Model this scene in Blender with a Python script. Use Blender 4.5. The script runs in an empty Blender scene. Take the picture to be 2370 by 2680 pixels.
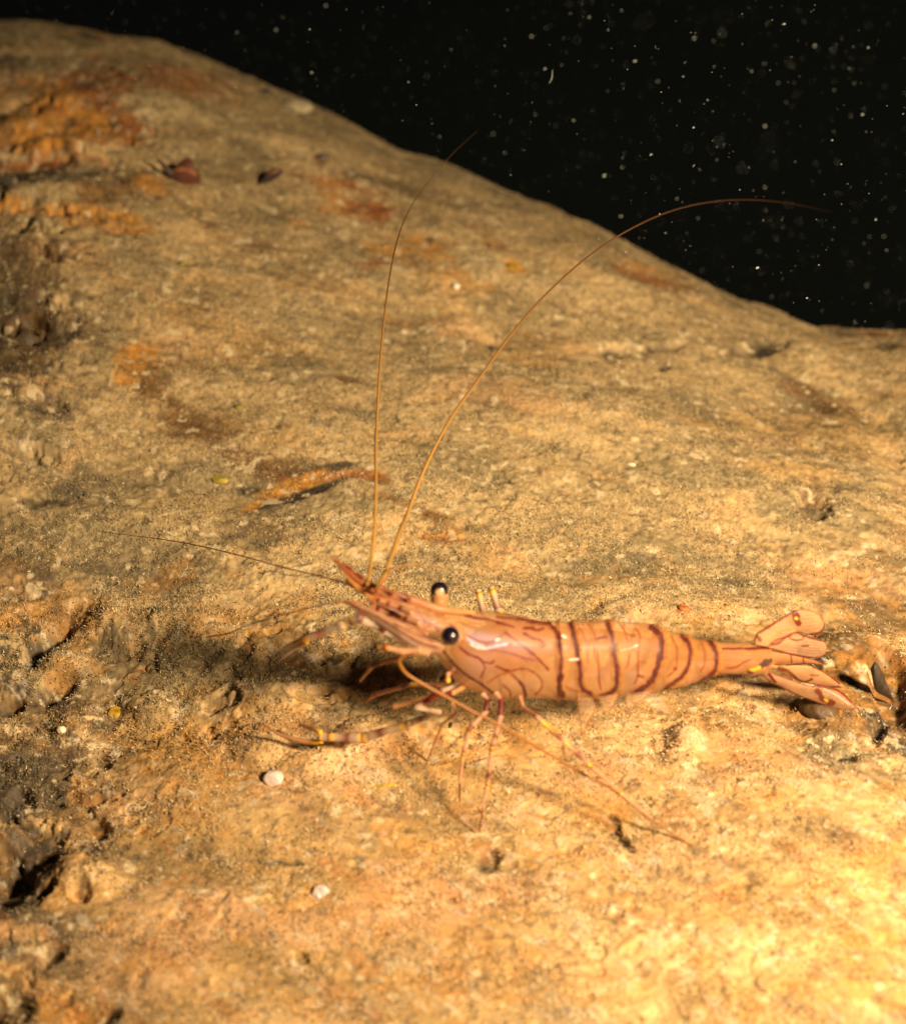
import bpy, math, random
import numpy as np
from mathutils import Vector
rng = np.random.default_rng(7)
random.seed(7)
R = math.radians
S = bpy.context.scene
COL = S.collection
S.unit_settings.scale_length = 0.01          # one unit is one centimetre: a shrimp of about 4 cm

# ------------------------------------------------------------------ camera
PITCH, FOV = 38.0, 36.0
CAM = np.array([0.0, -12.0, 9.376])
cd = bpy.data.cameras.new('camera'); cam = bpy.data.objects.new('camera', cd); COL.objects.link(cam)
cam.location = CAM; cam.rotation_euler = (R(90 - PITCH), 0, 0)
cd.sensor_fit = 'VERTICAL'; cd.sensor_height = 24; cd.lens = 12 / math.tan(R(FOV / 2))
cd.clip_start = 0.1; cd.clip_end = 500
cd.dof.use_dof = True; cd.dof.focus_distance = 13.9; cd.dof.aperture_fstop = 0.235
S.camera = cam
# ------------------------------------------------------------------ world: unlit deep water all round
w = bpy.data.worlds.new('World'); S.world = w; w.use_nodes = True
bg = w.node_tree.nodes['Background']; bg.inputs[0].default_value = (0.5, 0.8, 0.7, 1); bg.inputs[1].default_value = 0.0016
# ------------------------------------------------------------------ the diver's lamp, right of the camera
ld = bpy.data.lights.new('dive_lamp', 'SPOT'); lamp = bpy.data.objects.new('dive_lamp', ld); COL.objects.link(lamp)
LP = Vector((9.6, -11.3, 12.0)); lamp.location = LP
lamp.rotation_euler = (Vector((3.0, -1.6, 0)) - LP).to_track_quat('-Z', 'Y').to_euler()
ld.energy = 33500; ld.color = (1.0, 0.775, 0.485); ld.spot_size = R(76); ld.spot_blend = 1.0; ld.shadow_soft_size = 1.1
S.view_settings.view_transform = 'Standard'; S.view_settings.look = 'None'
S.view_settings.exposure = 0.0; S.view_settings.gamma = 1.0
S.cycles.max_bounces = 6; S.cycles.transparent_max_bounces = 12

# ------------------------------------------------------------------ camera maths (photo pixels are 2370 x 2680)
FP = 1340 / math.tan(R(FOV / 2))
cp, sp = math.cos(R(PITCH)), math.sin(R(PITCH))
FWD = np.array([0, cp, -sp]); UPV = np.array([0, sp, cp]); RGT = np.array([1.0, 0, 0])
def ray(u, v):
    return FWD * FP + RGT * (u - 1185) + UPV * (1340 - v)
def W(u, v, y):
    d = ray(u, v); return CAM + d * ((y - CAM[1]) / d[1])
def project(P):
    q = np.asarray(P) - CAM
    f = q @ FWD
    f = np.where(f < 0.5, 0.5, f)
    return 1185 + FP * (q @ RGT) / f, 1340 - FP * (q @ UPV) / f
def pxcm(y, z=0.8):
    return FP / max(0.1, float((np.array([0, y, z]) - CAM) @ FWD))

# ------------------------------------------------------------------ noise
def hsh(ix, iy, seed):
    h = (ix.astype(np.int64) * 374761393 + iy.astype(np.int64) * 668265263 + seed * 2147483647 // 7) & 0xFFFFFFFF
    h = ((h ^ (h >> 13)) * 1274126177) & 0xFFFFFFFF
    h = ((h ^ (h >> 16)) * 2246822519) & 0xFFFFFFFF
    return ((h ^ (h >> 15)) & 0xFFFFFF) / float(0xFFFFFF)
def vn(x, y, seed):
    ix = np.floor(x); iy = np.floor(y); fx = x - ix; fy = y - iy
    ix = ix.astype(np.int64); iy = iy.astype(np.int64)
    sx = fx * fx * fx * (fx * (fx * 6 - 15) + 10); sy = fy * fy * fy * (fy * (fy * 6 - 15) + 10)
    a = hsh(ix, iy, seed); b = hsh(ix + 1, iy, seed); c = hsh(ix, iy + 1, seed); d = hsh(ix + 1, iy + 1, seed)
    return (a + (b - a) * sx) * (1 - sy) + (c + (d - c) * sx) * sy
def fbm(x, y, o, seed, g=0.5):
    t = 0; a = 1; n = 0
    for k in range(o):
        t = t + a * vn(x + 17.3 * k, y - 9.1 * k, seed + k * 31); n += a; a *= g; x, y = 0.8 * 2.03 * x + 0.6 * 2.03 * y, -0.6 * 2.03 * x + 0.8 * 2.03 * y
    return t / n
def sst(a, b, x):
    t = np.clip((x - a) / (b - a), 0, 1); return t * t * (3 - 2 * t)

# ------------------------------------------------------------------ rock shape
SIL = [(-500, 40), (0, 52), (130, 62), (290, 92), (410, 106), (530, 152), (700, 228), (800, 265), (920, 325), (1050, 398), (1180, 436), (1300, 492),
       (1450, 548), (1560, 594), (1700, 672), (1830, 742), (1900, 774), (2000, 802), (2100, 856), (2240, 866), (2370, 870), (2900, 885)]
su = np.linspace(-500, 2900, 200); sv = np.interp(su, [a for a, b in SIL], [b for a, b in SIL])
kk = np.hanning(9); kk /= kk.sum(); sv = np.convolve(np.pad(sv, 4, mode='edge'), kk, 'valid')
cx_, cy_, cz_, cs_ = [], [], [], []
for a, b in zip(su, sv):
    yc = 12.5 - 7.0 * (a / 2370.0); yc = max(yc, 4.6)
    p = W(a, b, yc); cx_.append(p[0]); cy_.append(yc); cz_.append(p[2])
    cs_.append((CAM[2] - p[2]) / (p[1] - CAM[1]))
cx_ = np.array(cx_); K = 0.075
def macro(x, y):
    yc = np.interp(x, cx_, cy_); zc = np.interp(x, cx_, cz_); s = np.interp(x, cx_, cs_)
    d = y - yc
    z = zc - s * d - K * d * d
    ztop = zc + s * s / (4 * K); dtop = -s / (2 * K)
    flat = ztop * sst(-2.5, 5.0, y) * 0.85
    near = flat + (ztop - flat) * sst(dtop - 3.5, dtop, d)
    z = np.where(d < dtop, near, z)
    z = z - 0.05 * np.clip(x - 9, 0, 99) ** 2 - 0.05 * np.clip(-10 - x, 0, 99) ** 2
    z = z - 0.12 * np.clip(-6.5 - y, 0, 99) ** 2
    # a low swelling in the lower right, a dip at the left of it
    z = z + 0.28 * np.exp(-(((x - 3.2) / 2.6) ** 2 + ((y + 4.6) / 1.7) ** 2))
    z = z - 0.30 * np.exp(-(((x + 3.3) / 1.3) ** 2 + ((y + 3.2) / 2.4) ** 2))
    z = z + 0.10 * np.exp(-(((x + 1.9) / 1.2) ** 2 + ((y + 2.0) / .5) ** 2))
    return z
def ground(u, v):
    d = ray(u, v); lo, hi = 6.0 / FP, 45.0 / FP
    ts = np.linspace(lo, hi, 900)
    P = CAM[None] + d[None] * ts[:, None]
    g = P[:, 2] - macro(P[:, 0], P[:, 1])
    k = np.argmax(g < 0)
    if g[k] >= 0: k = np.argmin(np.abs(g))
    if k > 0:
        t = ts[k-1] + (ts[k] - ts[k-1]) * g[k-1] / (g[k-1] - g[k] + 1e-9)
    else: t = ts[k]
    return CAM + d * t

# ------------------------------------------------------------------ mesh helpers
def mesh_np(name, V, F4=None, F3=None, col=None, smooth=True):
    me = bpy.data.meshes.new(name)
    V = np.asarray(V, dtype=np.float32); me.vertices.add(len(V)); me.vertices.foreach_set('co', V.ravel())
    parts = []; tot = []
    if F4 is not None and len(F4): parts.append(np.asarray(F4, dtype=np.int32).ravel()); tot.append(np.full(len(F4), 4, np.int32))
    if F3 is not None and len(F3): parts.append(np.asarray(F3, dtype=np.int32).ravel()); tot.append(np.full(len(F3), 3, np.int32))
    L = np.concatenate(parts); T = np.concatenate(tot)
    me.loops.add(len(L)); me.loops.foreach_set('vertex_index', L)
    me.polygons.add(len(T)); st = np.zeros(len(T), np.int32); st[1:] = np.cumsum(T)[:-1]
    me.polygons.foreach_set('loop_start', st); me.polygons.foreach_set('loop_total', T)
    me.polygons.foreach_set('use_smooth', np.full(len(T), smooth))
    me.update(calc_edges=True)
    if col is not None:
        at = me.color_attributes.new('Col', 'FLOAT_COLOR', 'POINT'); at.data.foreach_set('color', np.asarray(col, dtype=np.float32).ravel())
    return me
def link(name, me, mat, parent=None, **props):
    o = bpy.data.objects.new(name, me); COL.objects.link(o)
    if mat: me.materials.append(mat)
    if parent is not None:
        o.parent = parent; o.matrix_parent_inverse = parent.matrix_world.inverted()
    for k, v in props.items(): o[k] = v
    return o
def empty(name, loc, **props):
    o = bpy.data.objects.new(name, None); COL.objects.link(o); o.location = loc; o.empty_display_size = 0.2
    bpy.context.view_layer.update()
    for k, v in props.items(): o[k] = v
    return o

# ------------------------------------------------------------------ materials
def mat_attr(name, rough=0.5, spec=0.4, sss=0.0, noise=0.0, nscale=30, bump=0.0, bscale=60, alpha=False, trans=0.0, coat=0.0):
    m = bpy.data.materials.new(name); m.use_nodes = True; nt = m.node_tree; N = nt.nodes; L = nt.links
    b = N['Principled BSDF']; out = N['Material Output']
    at = N.new('ShaderNodeAttribute'); at.attribute_name = 'Col'
    tc = N.new('ShaderNodeTexCoord')
    c = at.outputs['Color']
    if noise:
        n = N.new('ShaderNodeTexNoise'); n.inputs['Scale'].default_value = nscale; n.inputs['Detail'].default_value = 5
        L.new(tc.outputs['Object'], n.inputs['Vector'])
        mr = N.new('ShaderNodeMapRange'); mr.inputs['From Min'].default_value = 0.3; mr.inputs['From Max'].default_value = 0.7
        mr.inputs['To Min'].default_value = 1 - noise; mr.inputs['To Max'].default_value = 1 + noise
        L.new(n.outputs['Fac'], mr.inputs['Value'])
        mx = N.new('ShaderNodeVectorMath'); mx.operation = 'SCALE'; L.new(c, mx.inputs[0]); L.new(mr.outputs[0], mx.inputs['Scale'])
        c = mx.outputs[0]
    L.new(c, b.inputs['Base Color'])
    b.inputs['Roughness'].default_value = rough; b.inputs['Specular IOR Level'].default_value = spec
    b.inputs['Coat Weight'].default_value = coat; b.inputs['Coat Roughness'].default_value = 0.25
    if sss:
        b.inputs['Subsurface Weight'].default_value = sss; b.inputs['Subsurface Radius'].default_value = (1.0, 0.5, 0.25); b.inputs['Subsurface Scale'].default_value = 0.025
    if bump:
        n2 = N.new('ShaderNodeTexNoise'); n2.inputs['Scale'].default_value = bscale; n2.inputs['Detail'].default_value = 3
        L.new(tc.outputs['Object'], n2.inputs['Vector'])
        bp = N.new('ShaderNodeBump'); bp.inputs['Strength'].default_value = bump; bp.inputs['Distance'].default_value = 0.01
        L.new(n2.outputs['Fac'], bp.inputs['Height']); L.new(bp.outputs[0], b.inputs['Normal'])
    if alpha:
        tr = N.new('ShaderNodeBsdfTransparent'); mixs = N.new('ShaderNodeMixShader')
        L.new(at.outputs['Alpha'], mixs.inputs[0]); L.new(tr.outputs[0], mixs.inputs[1]); L.new(b.outputs[0], mixs.inputs[2])
        L.new(mixs.outputs[0], out.inputs['Surface'])
    return m
M_rock = mat_attr('rock_stone', rough=0.62, spec=0.35, noise=0.22, nscale=14, bump=0.3, bscale=55)
M_silt = mat_attr('silt_turf_grain', rough=0.75, spec=0.3)
M_shell = mat_attr('shrimp_shell', rough=0.5, spec=0.3, sss=0.35, noise=0.06, nscale=12, alpha=True, bump=.15, bscale=9, coat=0.08)
M_thin = mat_attr('shrimp_thread', rough=0.4, spec=0.4, alpha=True)
M_debris = mat_attr('debris_surface', rough=0.5, spec=0.4, noise=0.3, nscale=16, bump=0.4, bscale=40)
M_grain = mat_attr('pale_grain', rough=0.35, spec=0.5, sss=0.4, noise=0.1, nscale=20, bump=.3, bscale=30)
def mat_plain(name, c, rough=0.4, spec=0.5, coat=0.0):
    m = bpy.data.materials.new(name); m.use_nodes = True; b = m.node_tree.nodes['Principled BSDF']
    b.inputs['Base Color'].default_value = (*c, 1); b.inputs['Roughness'].default_value = rough
    b.inputs['Specular IOR Level'].default_value = spec; b.inputs['Coat Weight'].default_value = coat
    return m
M_eye = mat_attr('eye_glossy', rough=0.2, spec=0.6, coat=0.5)

# ------------------------------------------------------------------ rock: high resolution sheet
d_near, d_far = 4.2, 38.0
NR, NC = 1500, 1320
vq = np.linspace(0, 1, NR)
dist = 1.0 / ((1 / d_near) + (1 / d_far - 1 / d_near) * vq)       # ground distance from the viewing side, finer close by
xi = np.concatenate([np.linspace(-1.15, -0.36, 90, endpoint=False), np.linspace(-0.36, 0.36, NC - 180, endpoint=False), np.linspace(0.36, 1.15, 90)])
YY = (dist - 12.0)[:, None] * np.ones((1, NC))
XX = xi[None, :] * (np.hypot(dist, 9.4))[:, None]
X, Y = XX.ravel(), YY.ravel()
Z = macro(X, Y)
U, Vp = project(np.stack([X, Y, Z], 1))
U = U.astype(np.float64); Vp = Vp.astype(np.float64)
# rock fabric runs gently down to the right
ca, sa = math.cos(R(-14)), math.sin(R(-14))
Xr = X * ca + Y * sa; Yr = -X * sa + Y * ca
wob = fbm(X * .6, Y * .6, 3, 901) - .5
n_big = fbm(Xr * .35, Yr * .6, 4, 11)
n_mid = fbm(Xr * 1.2 + wob, Yr * 2.4 + wob, 5, 23)
n_fin = fbm(Xr * 5, Yr * 7, 4, 37)
n_mic = fbm(X * 17, Y * 19, 3, 51, .65)
n_grn = fbm(X * 38, Y * 38, 2, 77, .6)
def E(u, v, ru, rv, ang=0, soft=0.5, wobb=0.55, sc=1.0):
    c, s = math.cos(R(ang)), math.sin(R(ang))
    du, dv = U - u, Vp - v
    a = (du * c + dv * s) / ru; b = (-du * s + dv * c) / rv
    r = np.sqrt(a * a + b * b) + (n_mid - .5) * 2.2 * wobb + (n_fin - .5) * 1.6 * wobb + (n_mic - .5) * .8 * wobb
    return 1 - sst(1 - soft, 1 + soft, r)
rough_left = sst(420, 120, U + (n_mid - .5) * 300) * sst(1480, 1650, Vp)
rough_ul = E(90, 380, 260, 190)
ledge = E(60, 850, 160, 330)
under = E(820, 1800, 420, 150, 5)
rough = np.clip(0.25 + rough_left * 1.0 + rough_ul * .7 + ledge * .7 + under * .5, 0, 1.4)
lr = sst(1500, 2100, Vp + .35 * (U - 1185))
disp = (n_big - .5) * .35 + (n_mid - .5) * (.04 + .20 * rough) + (n_fin - .5) * (.007 + .06 * rough) * (1 - .6 * lr) + (n_mic - .5) * (.007 + .014 * rough) * (1 - .7 * lr) + (n_grn - .5) * .011 * (1 - .5 * lr)
disp *= sst(900, -100, np.abs(0 * U)) if False else 1
# small pits
pits = sst(.66, .74, fbm(X * 2.6, Y * 3.4, 3, 133)) * (.25 + rough)
pits2 = sst(.64, .72, fbm(X * 5.5, Y * 7, 2, 173))
disp -= pits * (.012 + .09 * np.clip(rough, 0, 1)) + pits2 * (.003 + .025 * np.clip(rough, 0, 1))
HOLES = [(118, 1690, 70, 26, -38, .40), (150, 1795, 48, 30, -20, .38), (15, 1850, 40, 22, -30, .3), (110, 2225, 62, 62, -20, .30), (40, 2330, 60, 34, -35, .42),
         (50, 2100, 34, 42, 0, .3), (265, 1990, 26, 24, 0, .2), (262, 2180, 24, 28, 0, .2), (215, 2360, 26, 22, 0, .2), (150, 2510, 40, 22, -20, .25), (30, 2640, 50, 40, 0, .3),
         (235, 2665, 60, 26, -10, .3), (1993, 902, 66, 15, -8, .30), (1741, 898, 50, 9, -6, .18), (1595, 908, 40, 12, 4, .14), (1303, 884, 26, 8, 0, .1), (1734, 953, 15, 8, 0, .12),
         (2126, 1326, 42, 22, 20, .30), (2150, 1290, 50, 26, 30, .1), (1600, 2172, 16, 26, -30, .12), (1630, 2215, 10, 34, -38, .12), (1278, 2256, 26, 30, 20, .14),
         (1615, 2402, 16, 14, 0, .1), (789, 2514, 18, 12, 0, .1), (2330, 1800, 34, 80, -22, .42), (2300, 1905, 18, 34, 20, .25), (2210, 1990, 30, 14, 10, .18), (2350, 2010, 40, 20, 0, .15),
         (640, 1700, 22, 22, 0, .10), (845, 1735, 14, 14, 0, .08), (905, 1840, 14, 14, 0, .08), (740, 2265, 44, 7, 5, .08), (60, 1180, 30, 18, 0, .1), (40, 800, 80, 40, 0, .2), (130, 860, 50, 26, 0, .15),
         (120, 1060, 50, 22, 10, .14), (25, 168, 40, 12, 0, .15), (2340, 905, 60, 12, 3, .18)]
hole = np.zeros_like(U)
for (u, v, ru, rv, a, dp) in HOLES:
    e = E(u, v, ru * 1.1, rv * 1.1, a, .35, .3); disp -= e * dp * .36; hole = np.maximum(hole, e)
BUMPS = [(170, 1740, 60, 30, 0, .14), (330, 1650, 90, 40, 0, .14), (480, 1640, 90, 40, 10, .12), (200, 1900, 60, 60, 0, .12), (700, 1840, 160, 40, 0, .10), (230, 2300, 80, 60, 0, .14),
         (1620, 1610, 70, 24, -20, .07), (1790, 1950, 40, 60, 10, .09), (2180, 1900, 80, 50, 10, .12), (950, 1960, 160, 40, -20, .08), (690, 1960, 60, 40, 0, .08),
         (2240, 1700, 90, 50, 10, .1), (390, 1850, 60, 40, 0, .1), (160, 400, 140, 20, -5, .18), (120, 300, 120, 30, -20, .15), (100, 520, 180, 20, -5, .15)]
for (u, v, ru, rv, a, dp) in BUMPS: disp += E(u, v, ru, rv, a, .6, .45) * dp
# keep the skyline clean and silty
fs = np.abs(Y - np.interp(X, cx_, cy_)); damp = .25 + .75 * sst(0.3, 3.5, fs); disp *= damp
disp += (fbm(X * 2.2, Y * 2.2, 3, 515) - .5) * .10 * (1 - sst(0.3, 3.0, fs))
Z2 = Z + disp
# -------- colour of the stone, silt film and stains, with some painted shade and glare
def C(*c): return np.array(c, dtype=np.float64)[None, :]
c_rock = C(.54, .32, .115); c_pale = C(.68, .44, .20); c_orange = C(.60, .28, .055); c_rust = C(.33, .115, .03); c_brown = C(.20, .11, .04)
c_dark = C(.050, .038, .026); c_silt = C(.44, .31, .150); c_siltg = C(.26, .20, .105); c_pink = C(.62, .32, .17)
def mixc(a, b, f): return a + (b - a) * np.clip(f, 0, 1)[:, None]
col = np.repeat(c_rock, len(U), 0)
col = mixc(col, c_pale, sst(.45, .75, n_mid) * .75)
col = mixc(col, c_pink, sst(.50, .68, fbm(Xr * 1.1, Yr * 1.8, 4, 301)) * .45)
col = mixc(col, c_brown, sst(.56, .74, fbm(Xr * 1.6, Yr * 3.2, 5, 331)) * .5)
# silt film: thick over the upper and middle rock, thin in the lower right where the stone shows
siltz = sst(2050, 1250, Vp + .22 * (U - 1185)) * .80 + .22
siltz = siltz * (0.45 + 1.1 * sst(.30, .62, fbm(Xr * .8, Yr * 1.5, 5, 411)))
siltz = siltz + .35 * sst(900, 500, Vp)
col = mixc(col, c_silt, siltz)
col = mixc(col, c_siltg, sst(.50, .72, fbm(Xr * .9, Yr * 1.7, 5, 431)) * .7 * (.35 + .65 * sst(2100, 1500, Vp)))
PATCH = [('rust', 110, 330, 230, 120, -10, .8), ('orange', 60, 280, 90, 50, -20, .8), ('orange', 120, 400, 170, 14, -6, .9), ('orange', 230, 350, 60, 40, 0, .5), ('dark', 60, 490, 220, 34, -8, .75), ('brown', 300, 500, 120, 40, -8, .7),
         ('orange', 390, 483, 36, 20, 10, .9), ('rust', 490, 215, 115, 42, 12, .75), ('rust', 270, 102, 85, 14, 14, .7), ('dark', 240, 96, 40, 8, 20, .7), ('dark', 20, 165, 50, 12, 0, .7),
         ('orange', 170, 570, 200, 22, 6, .6), ('brown', 530, 580, 60, 24, 45, .6), ('rust', 905, 480, 105, 22, 12, .8), ('dark', 960, 455, 60, 10, 12, .6), ('rust', 940, 530, 100, 26, 6, .8), ('orange', 870, 500, 30, 40, -30, .6),
         ('orange', 1090, 640, 110, 40, 12, .6), ('rust', 980, 690, 40, 14, 10, .6), ('orange', 780, 565, 30, 12, 20, .7), ('brown', 840, 418, 20, 14, 0, .8), ('dark', 1130, 625, 22, 8, 0, .8), ('orange', 1335, 708, 28, 20, 20, .9), ('rust', 1290, 650, 40, 20, 20, .5),
         ('rust', 1730, 735, 90, 26, 14, .65), ('orange', 1690, 705, 60, 16, 10, .4), ('rust', 1240, 590, 30, 14, 0, .5), ('orange', 1180, 735, 80, 30, 10, .35), ('rust', 2270, 878, 60, 9, 0, .6),
         ('dark', 60, 720, 130, 90, 10, .6), ('brown', 100, 700, 120, 70, 10, .5), ('dark', 20, 1000, 80, 60, 0, .5), ('dark', 120, 1080, 110, 40, 10, .5), ('dark', 30, 860, 70, 90, 0, .55), ('brown', 120, 860, 110, 80, 0, .5),
         ('orange', 350, 945, 46, 60, 10, .75), ('brown', 390, 1010, 60, 50, 30, .75), ('brown', 540, 1130, 160, 42, 22, .65), ('brown', 700, 1215, 150, 26, 14, .7), ('orange', 770, 1268, 75, 17, -16, .95), ('rust', 880, 1255, 120, 12, 4, .8),
         ('dark', 860, 1240, 80, 9, 2, .75), ('dark', 800, 1295, 90, 10, -12, .85), ('orange', 655, 1322, 40, 9, -36, .9), ('dark', 640, 1275, 36, 9, -6, .7), ('brown', 980, 1275, 50, 16, 20, .8), ('brown', 1080, 1345, 120, 14, 18, .6), ('rust', 1160, 1420, 50, 12, 5, .6), ('orange', 1180, 1405, 30, 8, 5, .5),
         ('dark', 700, 1375, 100, 36, 0, .42), ('siltg', 300, 1420, 300, 80, 5, .6), ('siltg', 200, 1240, 120, 50, 10, .5), ('dark', 150, 1300, 60, 30, -20, .4), ('dark', 330, 1495, 360, 28, 2, .40), ('rust', 440, 1522, 75, 12, -6, .75), ('orange', 480, 1500, 30, 24, -40, .6),  # the long dark, its rust and the next siltg paint a shadow band
         ('siltg', 500, 1500, 260, 60, 5, .5), ('orange', 560, 1610, 60, 26, 10, .6), ('orange', 100, 1620, 300, 40, 0, .45), ('pale', 330, 1650, 50, 30, 0, .5),
         ('dark', 118, 1690, 60, 22, -38, .8), ('dark', 150, 1795, 46, 24, -20, .8), ('dark', 15, 1850, 40, 20, -30, .8), ('dark', 110, 2225, 62, 60, -20, .85), ('dark', 40, 2330, 60, 30, -35, .8), ('dark', 50, 2100, 34, 44, 0, .7), ('dark', 210, 1850, 26, 20, 0, .5),  # dark over a hole: the hollow's shade put into the colour
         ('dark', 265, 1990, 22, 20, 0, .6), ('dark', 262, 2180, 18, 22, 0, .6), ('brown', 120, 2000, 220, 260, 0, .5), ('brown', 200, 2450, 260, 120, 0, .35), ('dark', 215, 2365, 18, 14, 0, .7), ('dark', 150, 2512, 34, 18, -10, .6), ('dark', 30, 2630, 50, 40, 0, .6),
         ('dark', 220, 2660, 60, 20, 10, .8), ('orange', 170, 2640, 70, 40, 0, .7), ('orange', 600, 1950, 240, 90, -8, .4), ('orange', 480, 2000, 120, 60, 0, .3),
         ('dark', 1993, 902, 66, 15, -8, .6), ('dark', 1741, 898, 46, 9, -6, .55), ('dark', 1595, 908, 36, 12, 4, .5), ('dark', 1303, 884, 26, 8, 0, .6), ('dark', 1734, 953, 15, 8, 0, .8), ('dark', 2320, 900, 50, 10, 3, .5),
         ('brown', 2120, 1018, 90, 18, 22, .75), ('rust', 2070, 1010, 30, 12, 20, .6), ('dark', 2060, 985, 30, 7, 10, .6), ('brown', 2120, 1300, 50, 40, 20, .65), ('dark', 2130, 1328, 36, 14, 20, .8), ('brown', 2300, 1030, 60, 8, 22, .5),
         ('brown', 920, 990, 40, 8, 6, .6), ('siltg', 1850, 1480, 400, 40, 12, .4), ('brown', 1690, 1535, 30, 8, 8, .6), ('rust', 1785, 1600, 22, 12, 20, .8), ('orange', 2200, 1500, 80, 30, 10, .3),
         ('pale', 1389, 1152, 60, 11, 12, .8), ('pale', 1960, 1605, 80, 30, 20, .8), ('pale', 1620, 1086, 22, 12, 0, .8), ('pale', 210, 905, 26, 12, 0, .7), ('pale', 180, 1190, 40, 14, -20, .6), ('pale', 520, 945, 40, 26, 0, .4),
         ('pale', 1800, 1950, 30, 60, 10, .9), ('pale', 1650, 1900, 160, 60, 0, .5), ('pale', 690, 1985, 70, 30, 20, .9), ('pale', 830, 2000, 60, 18, 10, .7), ('pale', 970, 1905, 60, 26, -30, .9), ('pale', 1040, 1850, 60, 20, -20, .7), ('pale', 560, 1880, 40, 12, -10, .6),  # first two pale entries paint wet glare onto the rock
         ('pale', 1900, 2200, 240, 60, 25, .45), ('pale', 2050, 2060, 200, 50, 25, .4), ('orange', 2270, 2480, 140, 60, 25, .5), ('orange', 2200, 2620, 160, 60, 10, .4), ('pale', 1500, 2200, 300, 60, 20, .3), ('orange', 1250, 1950, 200, 60, 0, .3), ('orange', 1330, 2580, 300, 60, 0, .3),  # pale entries here carry on the painted glare
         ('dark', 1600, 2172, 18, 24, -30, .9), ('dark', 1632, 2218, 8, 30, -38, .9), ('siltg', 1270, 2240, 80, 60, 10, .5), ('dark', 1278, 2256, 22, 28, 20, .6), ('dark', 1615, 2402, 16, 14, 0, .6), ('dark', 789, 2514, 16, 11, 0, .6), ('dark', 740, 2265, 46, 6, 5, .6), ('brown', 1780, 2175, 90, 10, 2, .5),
         ('brown', 2230, 1860, 170, 150, 20, 1.0), ('dark', 2210, 1950, 90, 22, 20, .6), ('dark', 2180, 1760, 60, 20, 30, .5), ('rust', 2300, 1720, 60, 30, 20, .5), ('dark', 2290, 2060, 80, 14, 28, .5), ('dark', 2240, 1860, 60, 40, 30, .7), ('dark', 2340, 1950, 50, 24, 30, .6), ('siltg', 2200, 2000, 130, 50, 20, .8), ('brown', 2150, 1900, 110, 70, 20, .8), ('pale', 2040, 1960, 70, 60, 60, .7), ('pale', 1950, 1850, 60, 40, 30, .6), ('dark', 2330, 1800, 34, 80, -22, .9), ('dark', 2300, 1905, 16, 32, 20, .9), ('dark', 2120, 1800, 24, 60, 10, .5), ('siltg', 2300, 2020, 160, 60, 25, .7), ('orange', 2280, 1760, 60, 60, 0, .3), ('brown', 2250, 1600, 160, 60, 15, .4), ('brown', 2300, 2260, 120, 20, 28, .5),
         ('brown', 860, 1700, 260, 70, 5, .35), ('dark', 1500, 1830, 60, 16, 5, .4), ('siltg', 900, 1480, 200, 30, 10, .2), ('dark', 880, 1238, 80, 9, 3, 1.2), ('dark', 815, 1292, 80, 9, -12, 1.2), ('orange', 775, 1264, 80, 15, -14, 1.5), ('rust', 960, 1262, 50, 12, 12, .9), ('dark', 80, 455, 130, 9, -6, 1.0), ('orange', 60, 355, 130, 16, -14, 1.2), ('pale', 40, 268, 50, 30, -30, .8), ('orange', 200, 300, 60, 22, 20, .9), ('orange', 330, 960, 36, 50, 10, .8), ('brown', 470, 1080, 110, 26, 28, .9), ('brown', 640, 1180, 120, 20, 20, .8)]
cm = dict(rust=c_rust, orange=c_orange, brown=c_brown, dark=c_dark, pale=c_pale, siltg=c_siltg)
streak = fbm(Xr * 3.0 + wob * 2, Yr * 9.0 + wob * 4, 4, 611)
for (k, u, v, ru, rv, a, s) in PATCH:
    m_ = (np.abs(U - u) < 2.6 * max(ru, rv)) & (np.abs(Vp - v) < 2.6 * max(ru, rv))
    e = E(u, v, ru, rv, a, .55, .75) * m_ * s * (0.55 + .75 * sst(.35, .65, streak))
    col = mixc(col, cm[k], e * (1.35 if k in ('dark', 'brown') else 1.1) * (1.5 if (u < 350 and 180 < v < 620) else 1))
# mottling, crumbs and dark specks that belong to the stone, then glints painted over them
col = col * (1 + ((n_fin - .5) * .25 + (n_mic - .5) * .26) * (1 - .4 * lr))[:, None]
cb, sb = math.cos(R(-44)), math.sin(R(-44)); Xs = X * cb + Y * sb; Ys = -X * sb + Y * cb
st1 = fbm(Xs * 1.3, Ys * 6.5, 4, 951); st2 = fbm(Xs * 5, Ys * 22, 3, 961); sw = sst(-.5, 2.5, X - .35 * Y - 1.5)
col = col * (1 + (st1 - .5) * .8 * sw + (st2 - .5) * .5 * sw + (n_mid - .5) * .9 + (n_big - .5) * .5)[:, None]
col = col * (1 + (n_grn - .5) * (.8 - .6 * lr))[:, None]
mot = sst(.47, .62, fbm(X * 1.5, Y * 2.2, 5, 971)) * np.clip(rough_left + .6 * ledge, 0, 1)
col = mixc(col, c_dark * 1.5, mot * .85)
spk = sst(.66, .74, fbm(X * 7, Y * 9, 3, 707)); col = mixc(col, c_dark * 1.4, spk * (.25 + .5 * rough) * (1 - .5 * lr))
spk2 = sst(.70, .76, fbm(X * 14, Y * 16, 2, 717)); col = mixc(col, c_dark * 1.8, spk2 * .5)
wsp = sst(.74, .79, fbm(X * 9, Y * 11, 2, 727)); col = mixc(col, C(.85, .68, .42), wsp * .6)
glint = sst(.66, .76, fbm(Xs * 2.0, Ys * 7.0, 4, 981)) * sst(-1.5, 2.0, X - .2 * Y - .5) * sst(1500, 1800, Vp); col = mixc(col, C(.98, .84, .62), glint * .22)  # pale streaks imitate wet glints in the colour
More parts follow.
